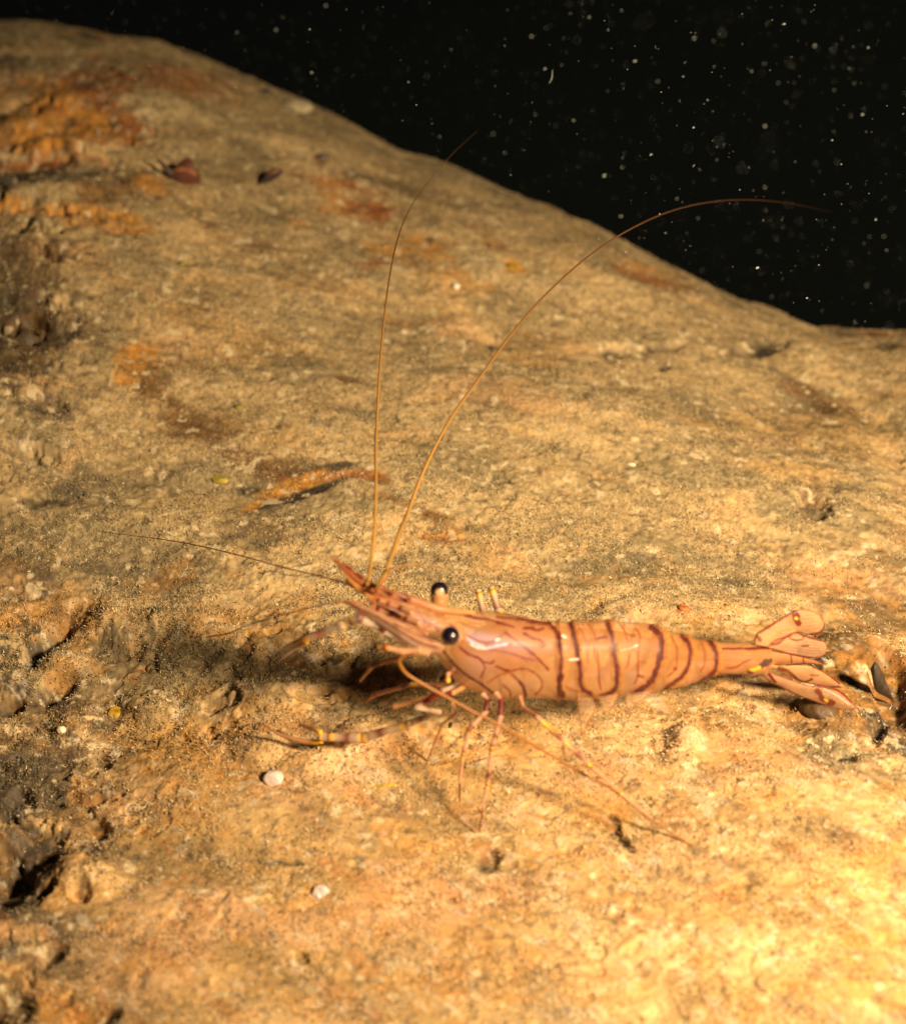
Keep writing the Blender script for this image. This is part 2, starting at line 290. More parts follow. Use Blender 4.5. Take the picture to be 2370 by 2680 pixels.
glint2 = sst(.70, .77, fbm(Xs * 6.0, Ys * 18.0, 3, 991)) * sst(1450, 1700, Vp); col = mixc(col, C(1.0, .9, .75), glint2 * .25)  # finer glints, painted the same way
rs = sst(.62, .72, fbm(Xs * 2.5, Ys * 9.0, 4, 1011)) * lr; col = mixc(col, c_rust * 1.3, rs * .35)
osp = sst(.60, .72, fbm(X * 4, Y * 5, 3, 737)); col = mixc(col, c_orange * 1.1, osp * .35 * sst(1300, 1700, Vp))
col = np.clip(col, .01, None); mxc = col.max(1); col *= (np.where(mxc > .45, .45 + .25 * (1 - np.exp(-(mxc - .45) / .25)), mxc) / mxc)[:, None]
idx = np.arange(NR * NC).reshape(NR, NC)
F = np.stack([idx[:-1, :-1], idx[:-1, 1:], idx[1:, 1:], idx[1:, :-1]], -1).reshape(-1, 4)
P3 = np.stack([X, Y, Z2], 1)
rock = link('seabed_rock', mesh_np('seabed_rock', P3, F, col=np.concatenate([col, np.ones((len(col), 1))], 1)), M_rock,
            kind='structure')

# ------------------------------------------------------------------ silt turf: short bent crumbs all over the rock
inv = np.where((U > -250) & (U < 2620) & (Vp > -50) & (Vp < 2900))[0]
wt = (.35 + siltz[inv]) * (1 - .8 * hole[inv]) * sst(.30, .58, fbm(X[inv] * 3, Y[inv] * 3, 3, 808)) + .05
NT = 520000
pick = rng.choice(inv, NT, p=wt / wt.sum())
dd = np.linalg.norm(P3[pick] - CAM, axis=1)
ln = rng.uniform(.010, .034, NT) * (rng.random(NT) ** .6 + .3); wd = rng.uniform(.003, .008, NT)
base = P3[pick] + np.stack([rng.normal(0, .012, NT), rng.normal(0, .012, NT), np.full(NT, -.004)], 1)
ax = np.stack([rng.normal(0, .8, NT), rng.normal(0, .8, NT), rng.uniform(.15, 1.1, NT)], 1); ax /= np.linalg.norm(ax, axis=1)[:, None]
sd = np.cross(ax, rng.normal(0, 1, (NT, 3))); sd /= np.linalg.norm(sd, axis=1)[:, None]; sd2 = np.cross(ax, sd)
tip = base + ax * ln[:, None]
v0 = base + sd * wd[:, None]; v1 = base - sd * wd[:, None] * .5 + sd2 * wd[:, None] * .87; v2 = base - sd * wd[:, None] * .5 - sd2 * wd[:, None] * .87
TV = np.stack([v0, v1, v2, tip], 1).reshape(-1, 3)
ti = np.arange(NT)[:, None] * 4
TF = np.concatenate([ti + np.array([[0, 1, 3]]), ti + np.array([[1, 2, 3]]), ti + np.array([[2, 0, 3]])], 0)
tc_ = col[pick] * .55 + C(.40, .31, .17) * .45
tc_ = tc_ * (.45 + 1.2 * rng.random(NT) ** 1.2)[:, None]
brt = rng.random(NT) < .05; tc_[brt] = [.80, .66, .42]
tc_ = np.clip(tc_, 0, .9)
tcol = np.repeat(np.concatenate([tc_, np.ones((NT, 1))], 1), 4, 0)
link('silt_turf', mesh_np('silt_turf', TV, F3=TF, col=tcol, smooth=False), M_silt, kind='stuff', label='short crumbly turf of pale silt covering the rock', category='silt')

# ------------------------------------------------------------------ painting strokes (photo pixels) on shrimp parts
def z1(pts): return [(800 + x / 3.0133, 1420 + y / 3.0133) for x, y in pts]
def z2(pts): return [(1300 + x / 2.7815, 1520 + y / 2.7815) for x, y in pts]
def z3(pts): return [(1850 + x / 3.477, 1550 + y / 3.477) for x, y in pts]
def z4(pts): return [(500 + x / 2.7815, 1400 + y / 2.7815) for x, y in pts]
def z5(pts): return [(1050 + x / 2.26, 1750 + y / 2.26) for x, y in pts]
def zf(pts): return [(x * 1.3108, y * 1.3112) for x, y in pts]
def catmull(P, n):
    P = np.asarray(P, float)
    if len(P) < 3: 
        t = np.linspace(0, 1, n)[:, None]; return P[0] * (1 - t) + P[-1] * t
    Q = np.vstack([2 * P[0] - P[1], P, 2 * P[-1] - P[-2]]); m = len(P) - 1
    s = np.linspace(0, m, n); k = np.minimum(s.astype(int), m - 1); t = (s - k)[:, None]
    a, b, c, d = Q[k], Q[k+1], Q[k+2], Q[k+3]
    return .5 * (2 * b + (c - a) * t + (2 * a - 5 * b + 4 * c - d) * t * t + (3 * b - a - 3 * c + d) * t ** 3)
def sdist(u, v, pts):
    p = catmull(pts, max(len(pts) * 5, 6)); best = np.full(len(u), 1e9)
    lo = p.min(0) - 30; hi = p.max(0) + 30
    m = np.where((u > lo[0]) & (u < hi[0]) & (v > lo[1]) & (v < hi[1]))[0]
    if len(m) == 0: return best
    uu, vv = u[m], v[m]; bb = np.full(len(m), 1e9)
    for i in range(len(p) - 1):
        ax_, ay = p[i]; bx, by = p[i+1]; dx, dy = bx - ax_, by - ay; L2 = dx * dx + dy * dy + 1e-9
        t = np.clip(((uu - ax_) * dx + (vv - ay) * dy) / L2, 0, 1)
        bb = np.minimum(bb, np.hypot(uu - ax_ - t * dx, vv - ay - t * dy))
    best[m] = bb; return best
def paint(col, u, v, strokes):
    nz = fbm(u * .09, v * .09, 3, 91); nz2 = fbm(u * .14 + 9, v * .14, 3, 97)
    for (pts, wdt, c, s) in strokes:
        if wdt < 7: wdt, s = wdt + .3, min(1, s * 1.2)
        d = sdist(u, v, pts)
        f = (1 - sst(wdt * .5 - .6, wdt * .5 + 1.8, d + (nz - .5) * wdt * .6)) * s * np.clip(.55 + 1.3 * nz2, 0, 1)
        col[:, :3] = col[:, :3] + (np.array(c)[None] - col[:, :3]) * f[:, None]
        col[:, 3] = np.maximum(col[:, 3], f * .97)
    return col
MAR = (.065, .005, .009); RED = (.15, .012, .008); BRN = (.24, .05, .012); OCH = (.60, .25, .04); YEL = (.85, .48, .02); LIL = (.62, .42, .58); WHT = (.85, .75, .70)
SKIN = (.53, .235, .065); SKP = (.57, .26, .10)

# ------------------------------------------------------------------ shrimp body (one continuous mesh)
TOP = [(958, 1548), (985, 1551), (1046, 1560), (1100, 1576), (1140, 1590), (1198, 1599), (1250, 1602), (1298, 1606), (1350, 1616), (1397, 1626), (1437, 1630), (1501, 1630), (1560, 1628), (1609, 1630), (1660, 1633), (1695, 1639), (1735, 1650), (1767, 1660), (1821, 1673), (1864, 1680), (1920, 1682), (1974, 1682), (2012, 1690)]
BOT = [(958, 1570), (985, 1590), (1046, 1640), (1100, 1685), (1140, 1715), (1198, 1785), (1250, 1814), (1298, 1828), (1350, 1828), (1397, 1827), (1437, 1828), (1501, 1832), (1560, 1830), (1609, 1826), (1660, 1820), (1695, 1814), (1735, 1806), (1767, 1800), (1821, 1786), (1864, 1770), (1920, 1764), (1974, 1766), (2012, 1758)]
ROLL = 15.0
UPB = np.array([0, math.sin(R(ROLL)), math.cos(R(ROLL))]); LAT = np.array([0, -math.cos(R(ROLL)), math.sin(R(ROLL))])
def ybody(u): return np.interp(u, [950, 1400, 1750, 2020, 2260], [-3.35, -3.30, -3.10, -2.80, -2.62])
us = np.linspace(958, 2012, 620)
tp = catmull(TOP, 900); bt = catmull(BOT, 900)
tv = np.interp(us, tp[:, 0], tp[:, 1]); bv = np.interp(us, bt[:, 0], bt[:, 1])
# shell plates of the abdomen overlap: small step before each hind edge
EDG = [1463, 1513, 1608, 1722, 1802, 1870]
step = np.zeros_like(us)
for k, e in enumerate(EDG):
    prev = 1430 if k == 0 else EDG[k-1]
    m_ = (us > prev) & (us <= e); step[m_] = ((us[m_] - prev) / (e - prev)) ** 3 * .075
NPH = 260
ph = np.linspace(0, 2 * math.pi, NPH, endpoint=False)
BV = np.zeros((len(us), NPH, 3)); PU = np.zeros((len(us), NPH)); PV = np.zeros((len(us), NPH))
for i, u in enumerate(us):
    y = ybody(u); c = W(u, (tv[i] + bv[i]) / 2, y)
    hh = (bv[i] - tv[i]) / 2 / pxcm(y, c[2])
    wr = np.interp(u, [958, 1150, 1350, 1700, 1880, 2012], [.9, .78, .74, .70, .85, 1.25])
    b = hh / math.sqrt((.47 * wr) ** 2 + .88 ** 2); a = b * wr
    if 1120 < u < 1440: ex = .92
    else: ex = 1.0
    b *= 1 + step[i]; a *= 1 + step[i]
    cs, sn = np.cos(ph), np.sin(ph)
    # narrower keel along the back, fuller flanks
    keel = 1 + .05 * np.clip(sn, 0, 1) ** 8
    pt = c[None] + LAT[None] * (a * np.sign(cs) * np.abs(cs) ** ex)[:, None] + UPB[None] * (b * sn * keel)[:, None]
    BV[i] = pt
    uu, vv = project(pt)
    mirror = np.where(cs < -.02)[0]
    # far flank takes the same markings as the near one
    mi = (NPH // 2 - np.arange(NPH)) % NPH
    PU[i] = np.where(cs >= -.02, uu, uu[mi]); PV[i] = np.where(cs >= -.02, vv, vv[mi])
pu, pv = PU.ravel(), PV.ravel()
bc = np.ones((len(pu), 4)); bc[:, :3] = np.array(SKIN)
bz = fbm(pu * .012, pv * .02, 4, 5)
bc[:, :3] += (np.array(SKP) - bc[:, :3]) * sst(.4, .7, bz)[:, None]
bc[:, 3] = .46 - .06 * sst(1760, 1830, pv)
# deeper flesh tone in head, lilac highlight painted behind the eye, paler belly
def blob(u, v, ru, rv, ang=0):
    c, s = math.cos(R(ang)), math.sin(R(ang)); a = ((pu - u) * c + (pv - v) * s) / ru; b = (-(pu - u) * s + (pv - v) * c) / rv
    return np.exp(-(a * a + b * b))
for (u, v, ru, rv, an, c, s) in [(1040, 1610, 90, 40, 25, (.50, .17, .09), .8), (1120, 1625, 50, 26, 20, (.40, .13, .10), .6), (1275, 1672, 70, 14, 12, (.70, .50, .58), .85), (1330, 1690, 60, 9, 8, (.34, .16, .22), .8), (1250, 1730, 50, 40, 0, (.76, .42, .32), .6), (1380, 1660, 60, 30, 10, (.58, .25, .12), .5),
                          (1360, 1790, 90, 30, 0, (.66, .38, .22), .6), (1640, 1800, 160, 24, -5, (.80, .48, .26), .6), (1250, 1620, 120, 14, 4, (.62, .28, .10), .6), (1600, 1640, 200, 10, 0, (.62, .27, .09), .5)]:
    f = blob(u, v, ru, rv, an) * s; bc[:, :3] += (np.array(c) - bc[:, :3]) * f[:, None]
ST = []
bands = [[(380, 310), (430, 370), (455, 450), (468, 560), (462, 680), (450, 760), (470, 830)], [(530, 310), (555, 380), (575, 470), (590, 560), (605, 640), (610, 760), (640, 800), (680, 828)],
         [(800, 310), (830, 380), (845, 470), (860, 560), (872, 660), (868, 760), (850, 800), (760, 845)], [(1120, 340), (1180, 390), (1195, 460), (1185, 560), (1160, 650), (1110, 740), (1040, 800), (980, 830)],
         [(1340, 405), (1390, 450), (1405, 520), (1390, 620), (1350, 690), (1290, 740), (1220, 790)], [(1545, 440), (1580, 490), (1595, 560), (1590, 640), (1560, 680), (1480, 740)]]
for b, wdt in zip(bands, (8, 10, 11, 15, 9, 10)):
    ST.append((z2([(x + 26, y) for x, y in b]), wdt * 2.0, OCH, .55))
    ST.append((z2(b), wdt * 2.1, (.42, .10, .03), .55)); ST.append((z2(b), wdt, MAR, .95))
ST.append((z2([(462, 700), (455, 780), (468, 835)]), 15, MAR, .9))
for b, wdt, c in [([(590, 320), (640, 420), (655, 520), (660, 600)], 3, BRN), ([(670, 320), (710, 400), (725, 500), (740, 620), (745, 740), (755, 790)], 4, BRN), ([(890, 310), (930, 370), (955, 470), (955, 600), (940, 630)], 3.5, BRN),
                  ([(1010, 350), (1040, 400), (1030, 500), (1025, 600), (1020, 700), (1000, 750)], 4, BRN), ([(1260, 400), (1300, 470), (1310, 560), (1300, 640), (1240, 700)], 3, BRN), ([(1480, 440), (1505, 500), (1510, 600), (1480, 660)], 3.5, BRN),
                  ([(725, 420), (800, 410)], 5, RED), ([(450, 380), (470, 420)], 6, RED), ([(1030, 690), (1060, 700)], 5, RED), ([(480, 400), (500, 410)], 5, WHT), ([(985, 398), (995, 402)], 7, RED), ([(1290, 635), (1300, 640)], 9, RED), ([(1040, 590), (1090, 595)], 3, BRN),
                  ([(1640, 495), (1900, 492), (2040, 480)], 5, RED), ([(1000, 480), (1020, 470)], 4, WHT), ([(900, 510), (1010, 480)], 3, SKP), ([(530, 575), (590, 570)], 3.5, WHT), ([(500, 770), (560, 800), (620, 810)], 3, BRN),
                  ([(0, 620), (80, 660), (130, 650), (200, 640), (270, 670), (320, 720), (325, 780), (280, 830)], 3.6, RED), ([(110, 680), (150, 720), (190, 760), (205, 840)], 8, RED), ([(165, 740), (200, 800), (208, 835)], 5, MAR), ([(45, 760), (90, 800), (100, 840)], 3.4, RED),
                  ([(60, 370), (140, 440), (220, 500), (300, 570), (370, 645)], 5, RED), ([(0, 265), (150, 280), (280, 305), (380, 318)], 4, RED), ([(0, 310), (110, 330)], 3.4, RED), ([(190, 345), (240, 345), (290, 360), (340, 345)], 5, RED),
                  ([(205, 380), (260, 420), (310, 430), (350, 470), (330, 480)], 4, RED), ([(180, 560), (280, 580)], 3, RED), ([(0, 430), (60, 380)], 3, BRN)]:
    ST.append((z2(b), wdt, c, .85))
for b, wdt, c in [([(1060, 830), (1090, 860), (1170, 960), (1260, 1040), (1370, 1110), (1470, 1180), (1560, 1250)], 4.6, MAR), ([(1210, 820), (1280, 880), (1360, 910), (1400, 940), (1460, 950), (1480, 935)], 5, RED), ([(1390, 940), (1410, 990), (1380, 1060)], 3.4, RED),
                  ([(1120, 1040), (1180, 1110), (1260, 1160), (1350, 1200), (1400, 1210)], 3.4, RED), ([(1430, 1110), (1500, 1060), (1600, 1020), (1630, 1010)], 3.8, BRN), ([(1500, 980), (1600, 1010)], 4, RED),
                  ([(1220, 545), (1320, 590), (1450, 610), (1560, 640), (1640, 665)], 4.4, RED), ([(1420, 840), (1560, 860), (1700, 900), (1800, 930)], 4.5, (.22, .05, .07)), ([(1130, 640), (1230, 700), (1320, 760), (1420, 790), (1500, 770)], 3, RED),
                  ([(1430, 835), (1500, 815), (1580, 800)], 6, LIL), ([(1260, 750), (1330, 790), (1400, 820)], 6, LIL), ([(1300, 800), (1360, 830), (1420, 838)], 4, (.85, .65, .62)), ([(1500, 770), (1520, 765)], 4, WHT),  # lilac strokes paint the shell's sheen behind the eye
                  ([(580, 470), (700, 480), (850, 560), (1000, 640)], 3.4, RED), ([(600, 400), (750, 460), (900, 490), (1000, 530), (1200, 560), (1330, 600)], 3.6, RED), ([(620, 640), (700, 700), (800, 770), (900, 790), (1050, 780)], 3.6, RED),
                  ([(860, 600), (960, 640)], 8, (.16, .04, .06)), ([(950, 700), (965, 705)], 7, RED), ([(1030, 650), (1040, 690)], 11, RED), ([(700, 560), (800, 620), (900, 680)], 3, BRN), ([(680, 520), (760, 540)], 4, LIL), ([(900, 700), (960, 750), (1040, 760)], 3, WHT),
                  ([(560, 520), (620, 560), (700, 640), (760, 700)], 3, RED), ([(1560, 590), (1700, 610), (1800, 640)], 3, RED), ([(1730, 675), (1790, 670)], 6, RED), ([(1720, 720), (1800, 760)], 5, RED), ([(1580, 720), (1700, 800), (1800, 880)], 4, RED)]:
    ST.append((z1(b), wdt, c, .85))
for b, wdt, c in [([(180, 690), (250, 685), (330, 640), (400, 605)], 3.5, BRN), ([(100, 740), (250, 748), (400, 760)], 3, BRN), ([(490, 665), (560, 625)], 16, (.02, .012, .02)), ([(400, 712), (470, 688)], 8, YEL), ([(375, 725), (405, 732)], 7, MAR)]:
    ST.append((z3(b), wdt, c, .9))
bc = paint(bc, pu, pv, ST)
n0 = len(us); bi = np.arange(n0 * NPH).reshape(n0, NPH)
BF = np.stack([bi[:-1], np.roll(bi[:-1], -1, 1), np.roll(bi[1:], -1, 1), bi[1:]], -1).reshape(-1, 4)
BVf = BV.reshape(-1, 3)
BVf = np.vstack([BVf, BV[0].mean(0)[None], BV[-1].mean(0)[None]]); bc = np.vstack([bc, bc[0], bc[-1]])
c0, c1 = n0 * NPH, n0 * NPH + 1
F3 = np.concatenate([np.stack([np.full(NPH, c0), np.roll(bi[0], -1), bi[0]], -1), np.stack([np.full(NPH, c1), bi[-1], np.roll(bi[-1], -1)], -1)])
gb = ground(1330, 2060)
shrimp = empty('shrimp', tuple(gb), label='translucent orange shrimp with maroon stripes and long feelers standing on the rock', category='shrimp')
link('body', mesh_np('body', BVf, BF, F3, bc), M_shell, shrimp)

# ------------------------------------------------------------------ tubes and plates
def tube(name, pts, rad, colf, mat=None, parent=None, n=None, seg=12, flat=1.0, flatdir=None, **props):
    """pts 3-D list, rad list (cm), colf list of rgba along the length"""
    P = np.array(pts, float); n = n or max(24, len(P) * 14)
    Q = catmull(P, n); s = np.linspace(0, 1, n)
    seglen = np.linspace(0, 1, len(P))
    r = np.interp(s, np.linspace(0, 1, len(rad)), rad)
    cc = np.array([np.interp(s, [c[0] for c in colf], [c[1][k] for c in colf]) for k in range(4)]).T
    T = np.gradient(Q, axis=0); T /= np.linalg.norm(T, axis=1)[:, None] + 1e-9
    ref = np.array([0.02, -.7, .7]) if flatdir is None else np.array(flatdir, float)
    A = np.cross(T, ref[None]); A /= np.linalg.norm(A, axis=1)[:, None] + 1e-9; B = np.cross(T, A)
    t = np.linspace(0, 2 * math.pi, seg, endpoint=False)
    V = Q[:, None] + r[:, None, None] * (A[:, None] * np.cos(t)[None, :, None] + B[:, None] * flat * np.sin(t)[None, :, None])
    ii = np.arange(n * seg).reshape(n, seg)
    F4 = np.stack([ii[:-1], np.roll(ii[:-1], -1, 1), np.roll(ii[1:], -1, 1), ii[1:]], -1).reshape(-1, 4)
    V = V.reshape(-1, 3); V = np.vstack([V, Q[0] - T[0] * r[0] * .6, Q[-1] + T[-1] * r[-1] * .6]); k0 = n * seg
    F3 = np.concatenate([np.stack([np.full(seg, k0), np.roll(ii[0], -1), ii[0]], -1), np.stack([np.full(seg, k0 + 1), ii[-1], np.roll(ii[-1], -1)], -1)])
    cv = np.vstack([np.repeat(cc, seg, 0), cc[0], cc[-1]])
    return link(name, mesh_np(name, V, F4, F3, cv), mat or M_shell, parent, **props)
def rgba(c, a=1.0): return (c[0], c[1], c[2], a)
def px3(pts, ys):
    yy = np.interp(np.linspace(0, 1, len(pts)), np.linspace(0, 1, len(ys)), ys)
    return [W(p[0], p[1], y) for p, y in zip(pts, yy)]
def limb(name, segs, ys, wpx, bandc, parent=shrimp, **props):
    """jointed limb: straight podomeres between the joints, thicker at the joints"""
    P = []; n = len(segs)
    pts = px3(segs, ys)
    full = []; rad = []; cf = []
    for i in range(n - 1):
        for t in (0, .12, .5, .88):
            full.append(np.array(pts[i]) * (1 - t) + np.array(pts[i+1]) * t)
            wv = wpx[i] * (1 - t) + wpx[i+1] * t
            rad.append(wv * (1.12 if t in (0,) else (.86 if t in (.5,) else 1.0)))
    full.append(pts[-1]); rad.append(wpx[-1])
    rad = [w * 1.22 / 2 / pxcm(np.mean(ys), .5) for w in rad]
    return tube(name, full, rad, bandc, M_shell, parent, n=len(full) * 8, seg=12, **props)
def banded(stops, base=rgba(SKP, .62)):
    base = (min(1, base[0] * 1.05), base[1] * 1.12, base[2] * 1.15, base[3]); stops = [(c, h * 1.35, k) for c, h, k in stops]
    """stops: list of (centre, half width, colour) along the limb"""
    L = [(0, base)]
    for (c, h, k) in stops:
        L += [(max(0, c - h - .012), base), (max(0, c - h), rgba(k, .97)), (min(1, c + h), rgba(k, .97)), (min(1, c + h + .012), base)]
    L.append((1, base)); L.sort(key=lambda a: a[0]); return L
def ry(*stops): # red then yellow pairs
    o = []
    for c in stops: o += [(c - .035, .028, RED), (c + .02, .022, YEL)]
    return o

def plate(name, up, lo, ys, thick, base, strokes, parent, alpha=.85, dome=.05, n=90, m=28, rim=None, mat=None, **props):
    up = catmull(up, n); lo = catmull(lo, n); t = np.linspace(0, 1, m)
    uv = up[:, None] * (1 - t)[None, :, None] + lo[:, None] * t[None, :, None]
    s = np.linspace(0, 1, n); yy = np.interp(s, np.linspace(0, 1, len(ys)), ys)
    V = np.zeros((n, m, 3))
    d = FWD * FP + RGT * (uv[..., 0:1] - 1185) + UPV * (1340 - uv[..., 1:2])
    k = (yy[:, None, None] - CAM[1]) / d[..., 1:2]; V = CAM + d * k
    prof = np.sin(math.pi * t) ** .6
    toc = CAM - V; toc /= np.linalg.norm(toc, axis=2)[..., None]
    wdt = np.linalg.norm(V[:, 0] - V[:, -1], axis=1)
    tt = np.minimum(thick, wdt * .35 + .002)
    front = V + toc * (prof[None, :, None] * (dome * wdt[:, None, None] + tt[:, None, None] * .5))
    back = V + toc * (prof[None, :, None] * (dome * wdt[:, None, None] - tt[:, None, None] * .5)) - toc * .002
    allV = np.concatenate([front.reshape(-1, 3), back.reshape(-1, 3)])
    ii = np.arange(n * m).reshape(n, m); jj = ii + n * m
    F1 = np.stack([ii[:-1, :-1], ii[:-1, 1:], ii[1:, 1:], ii[1:, :-1]], -1).reshape(-1, 4)
    F2 = np.stack([jj[:-1, :-1], jj[1:, :-1], jj[1:, 1:], jj[:-1, 1:]], -1).reshape(-1, 4)
    E1 = np.stack([ii[:-1, 0], ii[1:, 0], jj[1:, 0], jj[:-1, 0]], -1); E2 = np.stack([ii[1:, -1], ii[:-1, -1], jj[:-1, -1], jj[1:, -1]], -1)
    E3 = np.stack([ii[0, 1:], ii[0, :-1], jj[0, :-1], jj[0, 1:]], -1); E4 = np.stack([ii[-1, :-1], ii[-1, 1:], jj[-1, 1:], jj[-1, :-1]], -1)
    uu, vv = uv[..., 0].ravel(), uv[..., 1].ravel()
    c = np.ones((len(uu), 4)); c[:, :3] = base; c[:, 3] = alpha
    nz = fbm(uu * .05, vv * .05, 3, 3); c[:, :3] *= ((1 + (nz - .5) * .3) * (1 + .13 * np.sin(np.tile(t * 46, n)))) [:, None]
    if rim is not None:
        edge = np.minimum(np.minimum(t, 1 - t)[None, :] * wdt[:, None] * pxcm(ys[0]), ((1 - s) * np.linalg.norm(up[-1] - up[0]))[:, None] + wdt[:, None] * 12).ravel()
        f = 1 - sst(rim[1] * .4, rim[1] * 1.4, edge); c[:, :3] += (np.array(rim[0]) - c[:, :3]) * (f * .85)[:, None]; c[:, 3] = np.maximum(c[:, 3], f * .95)
    c = paint(c, uu, vv, strokes)
    return link(name, mesh_np(name, allV, np.concatenate([F1, F2, E1, E2, E3, E4]), None, np.concatenate([c, c])), mat or M_shell, parent, **props)

tube('gut', px3([(1185, 1700), (1250, 1705), (1330, 1690), (1420, 1680), (1520, 1668), (1640, 1674), (1760, 1702), (1880, 1716), (1980, 1722)], [-3.32, -3.30, -3.2, -3.0, -2.82]), [.05, .17, .20, .13, .07, .055, .045, .03, .02],
     [(0, rgba((.36, .12, .06), .9)), (.3, rgba((.34, .13, .10), .9)), (.45, rgba((.36, .16, .06), .8)), (1, rgba((.30, .10, .03), .9))], M_shell, shrimp, n=120, seg=20)
# ------------------------------------------------------------------ rostrum and head front
rp = [(1240, 1604), (1150, 1594), (1080, 1572), (1020, 1556), (975, 1538), (930, 1510), (895, 1482), (866, 1456)]
rost = tube('rostrum', px3(rp, [-3.28, -3.34, -3.38]), [.018, .03, .034, .036, .034, .028, .018, .004],
            [(0, rgba(SKIN, .9)), (.35, rgba((.30, .10, .03), .9)), (.6, rgba((.26, .075, .02), 1)), (1, rgba((.20, .045, .012), 1))], M_shell, shrimp, flat=.4, n=120)
tube('rostrum_keel', px3([(1010, 1580), (975, 1560), (940, 1538), (912, 1512), (890, 1482), (868, 1458)], [-3.36, -3.38]), [.02, .024, .02, .012, .006, .003],
     [(0, rgba(SKIN, .5)), (.5, rgba(OCH, .5)), (1, rgba(BRN, .8))], M_shell, rost, flat=.4, n=60)
for k, (u, v) in enumerate([(1060, 1566), (1015, 1552), (972, 1533), (938, 1510), (908, 1487)]):
    tube('tooth', px3([(u + 14, v + 4), (u + 2, v - 6), (u - 12, v - 15)], [-3.36, -3.37]), [.012, .008, .002], [(0, rgba(BRN)), (1, rgba(RED))], M_thin, rost, n=10, seg=8)
# antennal scales
plate('antenna_scale', z1([(1110, 800), (1000, 770), (860, 700), (720, 620), (560, 545), (420, 490), (288, 446)]), z1([(1060, 880), (960, 870), (860, 835), (760, 780), (600, 675), (430, 560), (288, 452)]),
      [-3.75, -3.72, -3.6], .03, (.62, .34, .19), [(z1([(1040, 830), (900, 790), (800, 735), (640, 635), (480, 545), (330, 470)]), 3.5, BRN, .8), (z1([(1000, 860), (860, 800), (700, 700), (520, 590)]), 4, WHT, .5), (z1([(1000, 780), (860, 720), (700, 640)]), 3.4, RED, .7)],
      shrimp, alpha=.82, rim=(BRN, 2.5))
plate('antenna_scale', z1([(760, 470), (650, 420), (560, 385), (470, 340), (380, 290), (300, 285)]), z1([(760, 520), (640, 480), (530, 440), (430, 400), (350, 350), (300, 290)]),
      [-3.1, -3.1], .025, (.60, .32, .15), [(z1([(700, 480), (560, 420), (420, 350), (320, 300)]), 3, RED, .7)], shrimp, alpha=.75, rim=(BRN, 2.5))
# antennule peduncles
for q, (pts, w0) in enumerate([([(840, 560), (740, 520), (640, 480), (560, 450)], 15), ([(900, 640), (780, 600), (660, 550), (550, 520)], 17), ([(960, 720), (840, 700), (720, 640), (600, 560), (540, 510)], 11)]):
    tube('antennule_stalk', px3(z1(pts), [-3.62, -3.5, -3.45]), [w0 / 2 / 345] * 2 + [w0 / 2.6 / 345], banded([(.3, .03, RED), (.62, .03, BRN), (.95, .04, RED)], rgba((.58, .26, .13), .9)), M_shell, shrimp)

# ------------------------------------------------------------------ eyes
def sphere(c, r, sx=1, sy=1, sz=1, nu=32, nv=20):
    th = np.linspace(0, math.pi, nv); p_ = np.linspace(0, 2 * math.pi, nu, endpoint=False)
    V = np.array([[math.sin(a) * math.cos(b) * sx, math.sin(a) * math.sin(b) * sy, math.cos(a) * sz] for a in th for b in p_]) * r + np.array(c)
    F4 = [[i * nu + j, (i + 1) * nu + j, (i + 1) * nu + (j + 1) % nu, i * nu + (j + 1) % nu] for i in range(nv - 1) for j in range(nu)]
    return V, F4
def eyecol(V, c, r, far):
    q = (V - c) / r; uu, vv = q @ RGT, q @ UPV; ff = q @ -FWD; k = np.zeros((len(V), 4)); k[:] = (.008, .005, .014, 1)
    if far: f = (1 - sst(.35, .62, np.hypot((uu - .08) / 1.0, (vv + .25) / .9))) * (ff > 0)  # highlight of the far eye painted as an orange patch
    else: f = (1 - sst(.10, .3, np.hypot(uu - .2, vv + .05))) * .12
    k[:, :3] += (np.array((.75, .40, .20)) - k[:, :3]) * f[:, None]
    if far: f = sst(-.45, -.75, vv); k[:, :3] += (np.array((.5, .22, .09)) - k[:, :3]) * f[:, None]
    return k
def eye(u, v, y, rpx, stalk, far=False):
    c = W(u, v, y); r = rpx / pxcm(y, c[2]); V, F4 = sphere(c, r)
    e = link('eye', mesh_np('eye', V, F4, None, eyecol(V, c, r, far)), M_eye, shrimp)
    tube('eye_stalk', stalk, [r * .98, r * .9, r * .72, r * .55], [(0, rgba((.62, .30, .14), .8)), (.5, rgba(SKIN, .8)), (1, rgba(SKP, .9))], M_shell, e, n=24, seg=20)
    return e
eye(1178, 1664, -3.72, 25, [W(1184, 1662, -3.64), W(1196, 1664, -3.52), W(1210, 1668, -3.42)])
eye(1149, 1545, -3.02, 24, [W(1149, 1554, -3.03), W(1149, 1572, -3.06), W(1149, 1592, -3.12), W(1152, 1606, -3.2)], True)

